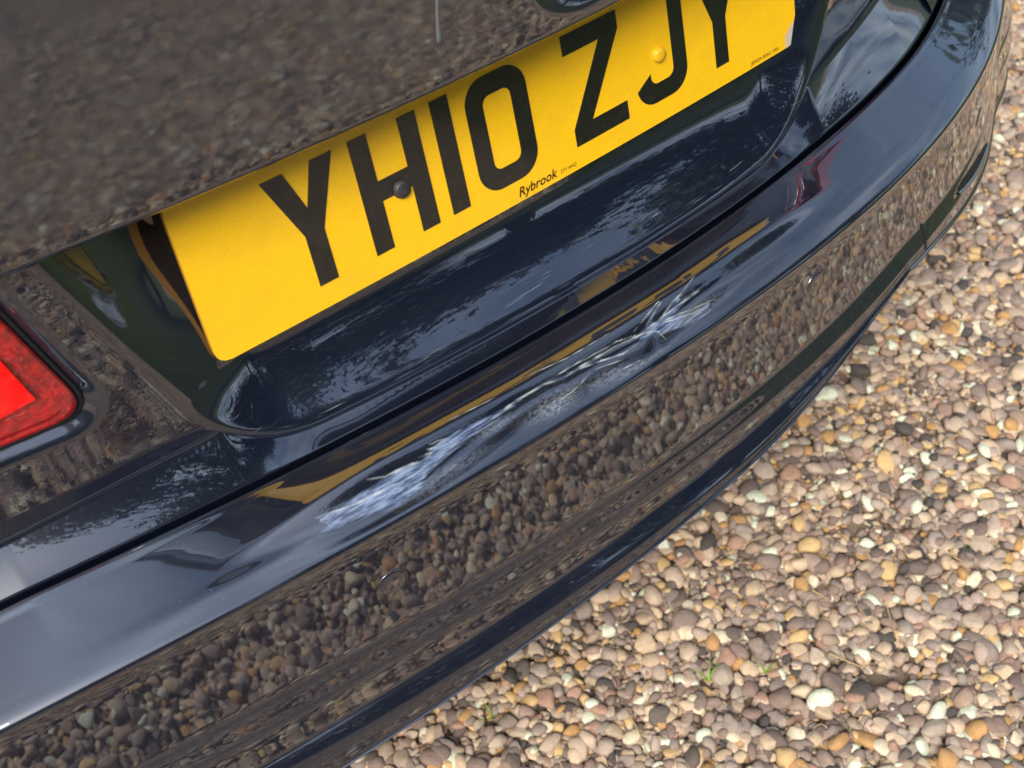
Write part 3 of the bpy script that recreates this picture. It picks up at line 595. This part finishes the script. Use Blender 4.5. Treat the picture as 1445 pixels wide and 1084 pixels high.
# ---- tail lights in the lid
def lens_shape(side, inset):
    zb, zt = LAMP['zb']+.0065+inset, LAMP['zt']-.002-inset; f = lambda z: LAMP['xi0']-.0068-inset*1.05-LAMP['s']*(z-.745); r = max(.004, .014-inset*.6)
    xl = -.498+inset; o = [(xl, zb)]; o += [(xl+(f(zb)-r*1.6-xl)*k/10, zb) for k in range(1, 11)]
    for k in range(1, 8):
        t = k/7; a = (f(zb)-r*1.6, zb); b = (f(zb)+.0004, zb); c_ = (f(zb+r*1.5), zb+r*1.5); o.append(tuple((1-t)**2*a[i]+2*t*(1-t)*b[i]+t*t*c_[i] for i in (0, 1)))
    o += [(f(z), z) for z in np.linspace(zb+r*1.5, zt, 9)[1:]]; o += [(f(zt)+(xl-f(zt))*k/10, zt) for k in range(1, 11)]; o += [(xl, z) for z in np.linspace(zt, zb, 9)[1:-1]]
    return [(side*-1*x if side > 0 else x, z) for x, z in o]
def lid_face(x, z): return float(lid_y0(z, x)+lid_bow(np.array(x)))
def lamp_mesh(name, side, steps, mat, parent):
    V = []; 
    for ins, dep in steps: V += [(x, lid_face(x, z)+dep, z) for x, z in lens_shape(side, ins)]
    m = len(V)//len(steps); F = grid_faces(len(steps), m, side > 0, True); me = bpy.data.meshes.new(name)
    me.from_pydata(V, [], [tuple(f) for f in F.tolist()]+[tuple(range((len(steps)-1)*m, len(V)))]); me.polygons.foreach_set('use_smooth', [True]*len(me.polygons)); me.update()
    return part(link(name, me, mat), parent)
for side in (-1, 1):
    tl_ = part(empty('tail_light'))
    lamp_mesh('seal', side, [(-.0035, .0078), (-.0030, .0045), (-.001, .0040), (.001, .0075)], M_gap, tl_)
    lamp_mesh('lens', side, [(0, .0085), (.0004, .0030), (.002, .0012), (.005, .0002), (.007, .0008), (.009, -.0006), (.012, .0002), (.02, -.0012), (.03, -.0018)], M_lens, tl_)
    cx_ = [(-.3655, .7655), (-.374, .7985), (-.44, .800), (-.44, .7585), (-.40, .7600)]
    bm = bmesh.new(); vs = [bm.verts.new((x*-side, lid_face(x, z)-.0042, z)) for x, z in cx_]; f_ = bm.faces.new(vs); r = bmesh.ops.extrude_face_region(bm, geom=[f_])
    for v in r['geom']:
        if isinstance(v, bmesh.types.BMVert): v.co.y += .004
    bmesh.ops.recalc_face_normals(bm, faces=bm.faces[:]); me = bpy.data.meshes.new('reflector'); bm.to_mesh(me); bm.free(); part(link('reflector', me, M_refl), tl_)
# ---- quarter panels with the outer lamps
for side in (-1, 1):
    uu = np.linspace(.542, _ut[-41], 70)*side; zrow = np.r_[np.linspace(0, .03, 6), np.linspace(.04, .36, 34)]
    P = []
    for u in uu:
        e = float(zE(u)); row = []
        for h in zrow:
            off = float(offE(u))-.0045+(-.018*sstep(0, .032, h))+.010*math.sin(math.pi*min(1, h/.36))-.05*sstep(.3, .36, h)**2
            x, y = plan(u, off); row.append((x, y, e+h+.02*max(0, abs(u)-.6)))
        P.append(row)
    part(grid_obj('quarter_panel', np.array(P), M_paint, flip=side > 0))
    T_ = np.array(P)[:, -1]; I_ = np.stack([np.full(len(T_), side*.505), np.clip(T_[:, 1]+.02, YY[-1].max(), .62), np.full(len(T_), 1.047)], 1); t5 = np.linspace(0, 1, 7)[:, None, None]
    C_ = T_[None]*(1-t5)+I_[None]*t5; C_[..., 2] += .012*np.sin(np.pi*np.linspace(0, 1, 7))[:, None]; part(grid_obj('deck_corner', C_, M_paint, flip=side < 0))
    tl_ = part(empty('outer_tail_light')); P = []
    for u in np.linspace(.556, 1.02, 50)*side:
        row = []
        for h in np.linspace(0, 1, 14):
            z = .725+(.118+.03*(abs(u)-.556))*h; edge = min(h, 1-h)*.14; eu = min(abs(u)-.556, 1.02-abs(u)); b_ = min(1, min(edge, eu)/.008)
            off = float(offE(u))-.020+.013*math.sqrt(max(0, 1-(1-b_)**2))+.010*math.sin(math.pi*min(1, (z-.65)/.36))
            x, y = plan(u, off); row.append((x, y, z))
        P.append(row)
    part(grid_obj('lens', np.array(P), M_lens, flip=side > 0), tl_)
# ---- body sides, deck, glass, roof, wheels
yy = np.linspace(.55, 4.30, 150); zz_ = np.linspace(.24, .99, 46)
for side in (-1, 1):
    Y, Z = np.meshgrid(yy, zz_); bow = .885+.02*np.sin(np.pi*(Y-.4)/4.2)-.12*sstep(3.5, 4.4, Y)**2; tum = -.05*sstep(.75, 1.0, Z)-.03*sstep(.45, .24, Z)+.008*np.exp(-((Z-.72)/.03)**2)
    P = np.stack([side*(bow+tum), Y, Z], -1); cy, cz2 = (Y[:-1, :-1]+Y[1:, 1:])/2, (Z[:-1, :-1]+Z[1:, 1:])/2
    keep = (np.hypot(cy-.86, cz2-.32) > .345) & (np.hypot(cy-3.62, cz2-.32) > .345)
    part(grid_obj('body_side', P, M_paint, flip=side < 0, mask=keep))
deck = np.array([[(x*wx, y, z-.03*(x)**2) for x in np.linspace(-1, 1, 21)] for y, z, wx in ((.36, 1.058, .52), (.36, 1.055, .66), (.5, 1.05, .80), (.62, 1.045, .83))]); part(grid_obj('rear_deck', deck, M_paint))
def cross(y, z, wx, n=21): return [(x*wx, y, z-.05*abs(x)**3) for x in np.linspace(-1, 1, n)]
part(grid_obj('rear_window', np.array([cross(.60, 1.04, .70), cross(.9, 1.22, .64), cross(1.2, 1.37, .58)]), M_glass))
part(grid_obj('roof', np.array([cross(1.2, 1.372, .62), cross(1.5, 1.42, .62), cross(2.2, 1.43, .62), cross(2.7, 1.38, .62)]), M_paint))
part(grid_obj('windscreen', np.array([cross(2.7, 1.37, .60), cross(3.1, 1.18, .66), cross(3.45, 1.0, .72)]), M_glass))
part(grid_obj('bonnet', np.array([cross(3.4, 1.0, .80), cross(3.9, .95, .80), cross(4.25, .85, .74), cross(4.4, .62, .68), cross(4.38, .3, .66)]), M_paint))
for side in (-1, 1):
    part(grid_obj('side_window', np.array([[(side*.835, .75, .985), (side*.615, 1.25, 1.345)], [(side*.84, 1.3, .985), (side*.612, 1.5, 1.37)], [(side*.84, 2.6, .985), (side*.612, 2.5, 1.375)], [(side*.83, 3.4, .985), (side*.605, 2.75, 1.345)]]), M_glass))
    part(grid_obj('roof_pillar', np.array([[(side*.84, .45, .98), (side*.60, 1.16, 1.352)], [(side*.846, .90, .98), (side*.621, 1.32, 1.36)]]), M_paint))
    for yc in (.86, 3.62):
        wh = part(empty('wheel'), car); R90 = Matrix.Translation((side*.78, yc, .318))@Matrix.Rotation(math.pi/2*side, 4, 'Y')
        ty = lathe('tyre', [(.22, -.1), (.29, -.105), (.315, -.09), (.318, 0), (.315, .085), (.29, .1), (.225, .095)], M_tyre, None, 48); part(ty, wh); ty.matrix_world = R90
        rm = lathe('rim', [(.226, -.05), (.228, .092), (.215, .085), (.2, .05), (.12, .06), (.06, .075), (.001, .08)], M_rim, None, 48); part(rm, wh); rm.matrix_world = R90
ub = np.array([[(x, y, .235+(.10 if y < .4 else 0)) for x in np.linspace(-.72, .72, 5)] for y in (.12, .35, .45, 1.5, 4.3)]); part(grid_obj('underbody', ub, M_under))
# ---- parking sensors on the bumper
def bumper_point(u, z):
    q = cat_rom_var(bumper_profile(u), VN); k = V_F+int(np.argmin(np.abs(q[V_F:V_F+40, 1]-z))); x, y = plan(u, q[k, 0]); nx, ny = np.interp(u, _ut, _nx), np.interp(u, _ut, _ny); return Vector((x, y, z)), Vector((nx, ny, 0))
for u, z in ((-.5, .57), (-.2325, .583), (.158, .603), (.5, .56)):
    p, nn = bumper_point(u, z)
    s_ = lathe('parking_sensor', [(.0108, -.003), (.0108, .00005), (.0105, .0003), (.0101, .0001), (.0097, -.0004), (.0094, -.0004), (.0090, .0001), (.0085, .0003), (.004, .00035), (.0001, .00035)], M_paint, None, 40); part(s_, bumper)
    s_.matrix_world = Matrix.Translation(p)@nn.to_track_quat('Z', 'Y').to_matrix().to_4x4()
# dried drip on the boot lid
dz = np.linspace(.932, .8815, 40); dx = -.1005-.0008*np.sin((dz-.88)*90)-.04*(dz-.8815)*0
wv = np.interp(dz, [.8815,.883,.887,.90,.932], [.0006,.0017,.0016,.0011,.0009])*(1+.12*np.sin(dz*1900))
P = np.array([[on_lid(x-w__, z, .0003), on_lid(x-w__*.5, z, .0007), on_lid(x+w__*.5, z, .0007), on_lid(x+w__, z, .0003)] for x, z, w__ in zip(dx, dz, wv)])
part(grid_obj('dried_drip', P, mat_plain('dried_grey_drip', (.15, .155, .155), .8)), lid)
# straws, twigs and sprouts lying on the gravel
def gz(x, y):
    i, j = int((x-BX[0])/cell)+6, int((y-BY[0])/cell)+6; return float(HM[i-2:i+3, j-2:j+3].max())
TW = [[(.060,.016),(.053,-.007),(.041,-.035)],[(.32,-.014),(.325,-.034)],[(.300,.095),(.335,.078)],[(.775,.190),(.758,.140)],[(.467,-.095),(.470,-.120)],[(.360,-.086),(.334,-.117)],[(.265,-.084),(.281,-.118)],[(.728,.042),(.687,.005)]]
for k, t in enumerate(TW):
    q = np.array([(x, y, gz(x, y)+.0022) for x, y in t]); q = cat_rom(q, 6); V, F = tube(q, np.linspace(.0011, .0006, len(q)), 6)
    tag(link('dry_straw', np_mesh('dry_straw', V, F), M_straw), 'thin dry straw-coloured stalk lying on the pebbles', 'straw', 'dry stalks lying on the gravel')
for k, (x, y) in enumerate([(-.044,.114),(.207,-.046),(.497,-.094),(.152,-.014)]):
    r = np.random.default_rng(50+k); sp = empty('grass_sprout', (x, y, gz(x, y)-.004)); tag(sp, 'small green grass sprout growing between the pebbles', 'sprout', 'green sprouts in the gravel')
    for b_ in range(3):
        a = r.uniform(0, 6.28); l = r.uniform(.012, .026); c_, s_ = math.cos(a), math.sin(a); n_ = 6; P = []
        for i in range(n_):
            t = i/(n_-1); rr_ = l*t*(.5+.4*t); z = l*(1.1*t-.45*t*t); w__ = .0012*(1-t)+.0002; P.append([(c_*rr_-s_*w__, s_*rr_+c_*w__, z), (c_*rr_, s_*rr_, z-.0004), (c_*rr_+s_*w__, s_*rr_-c_*w__, z)])
        part(grid_obj('blade', np.array(P), M_green), sp)
# narrow seam and slot with a pale trim strip low on the bumper corner
def bumper_at(u, z, d):
    q = cat_rom_var(bumper_profile(u), VN)[V_F:]; k = int(np.argmin(np.abs(q[:90, 1]-z))); x, y = plan(u, q[k, 0]+d); return (float(x), float(y), z)
for side in (-1, 1):
    P = [[bumper_at(side*(.3335+.0003*j), z, .0006 if j in (1, 2, 3) else -.0005) for j, z in [(j, z0) for j in (0, 1, 2, 3, 4)]] for z0 in np.linspace(.551, .528, 12)]
    P = np.array(P); P[..., 0] += np.linspace(-.0022, .0022, 5)[None]; 
    if side > 0: part(grid_obj('trim_seam', P, M_gap), bumper)
    rows, rows2 = [], []
    for t in np.linspace(0, 1, 26):
        u = .424+.125*t; zc = .5315-.026*t; hh = .0055*math.sin(math.pi*min(1, .08+t*.9))**.6
        rows.append([bumper_at(side*u, zc+hh*a, .0006 if abs(a) < .9 else -.0004) for a in (1, .8, 0, -.8, -1)]); rows2.append([bumper_at(side*u, zc-hh*.9-.0028*a, .0022 if 0 < a < 1 else .0002) for a in (0, .25, .75, 1)])
    part(grid_obj('trim_slot', np.array(rows), M_gap), bumper); part(grid_obj('trim_strip', np.array(rows2), mat_plain('grey_trim', (.06, .065, .07), .3, Coat_Weight=1.0)), bumper)
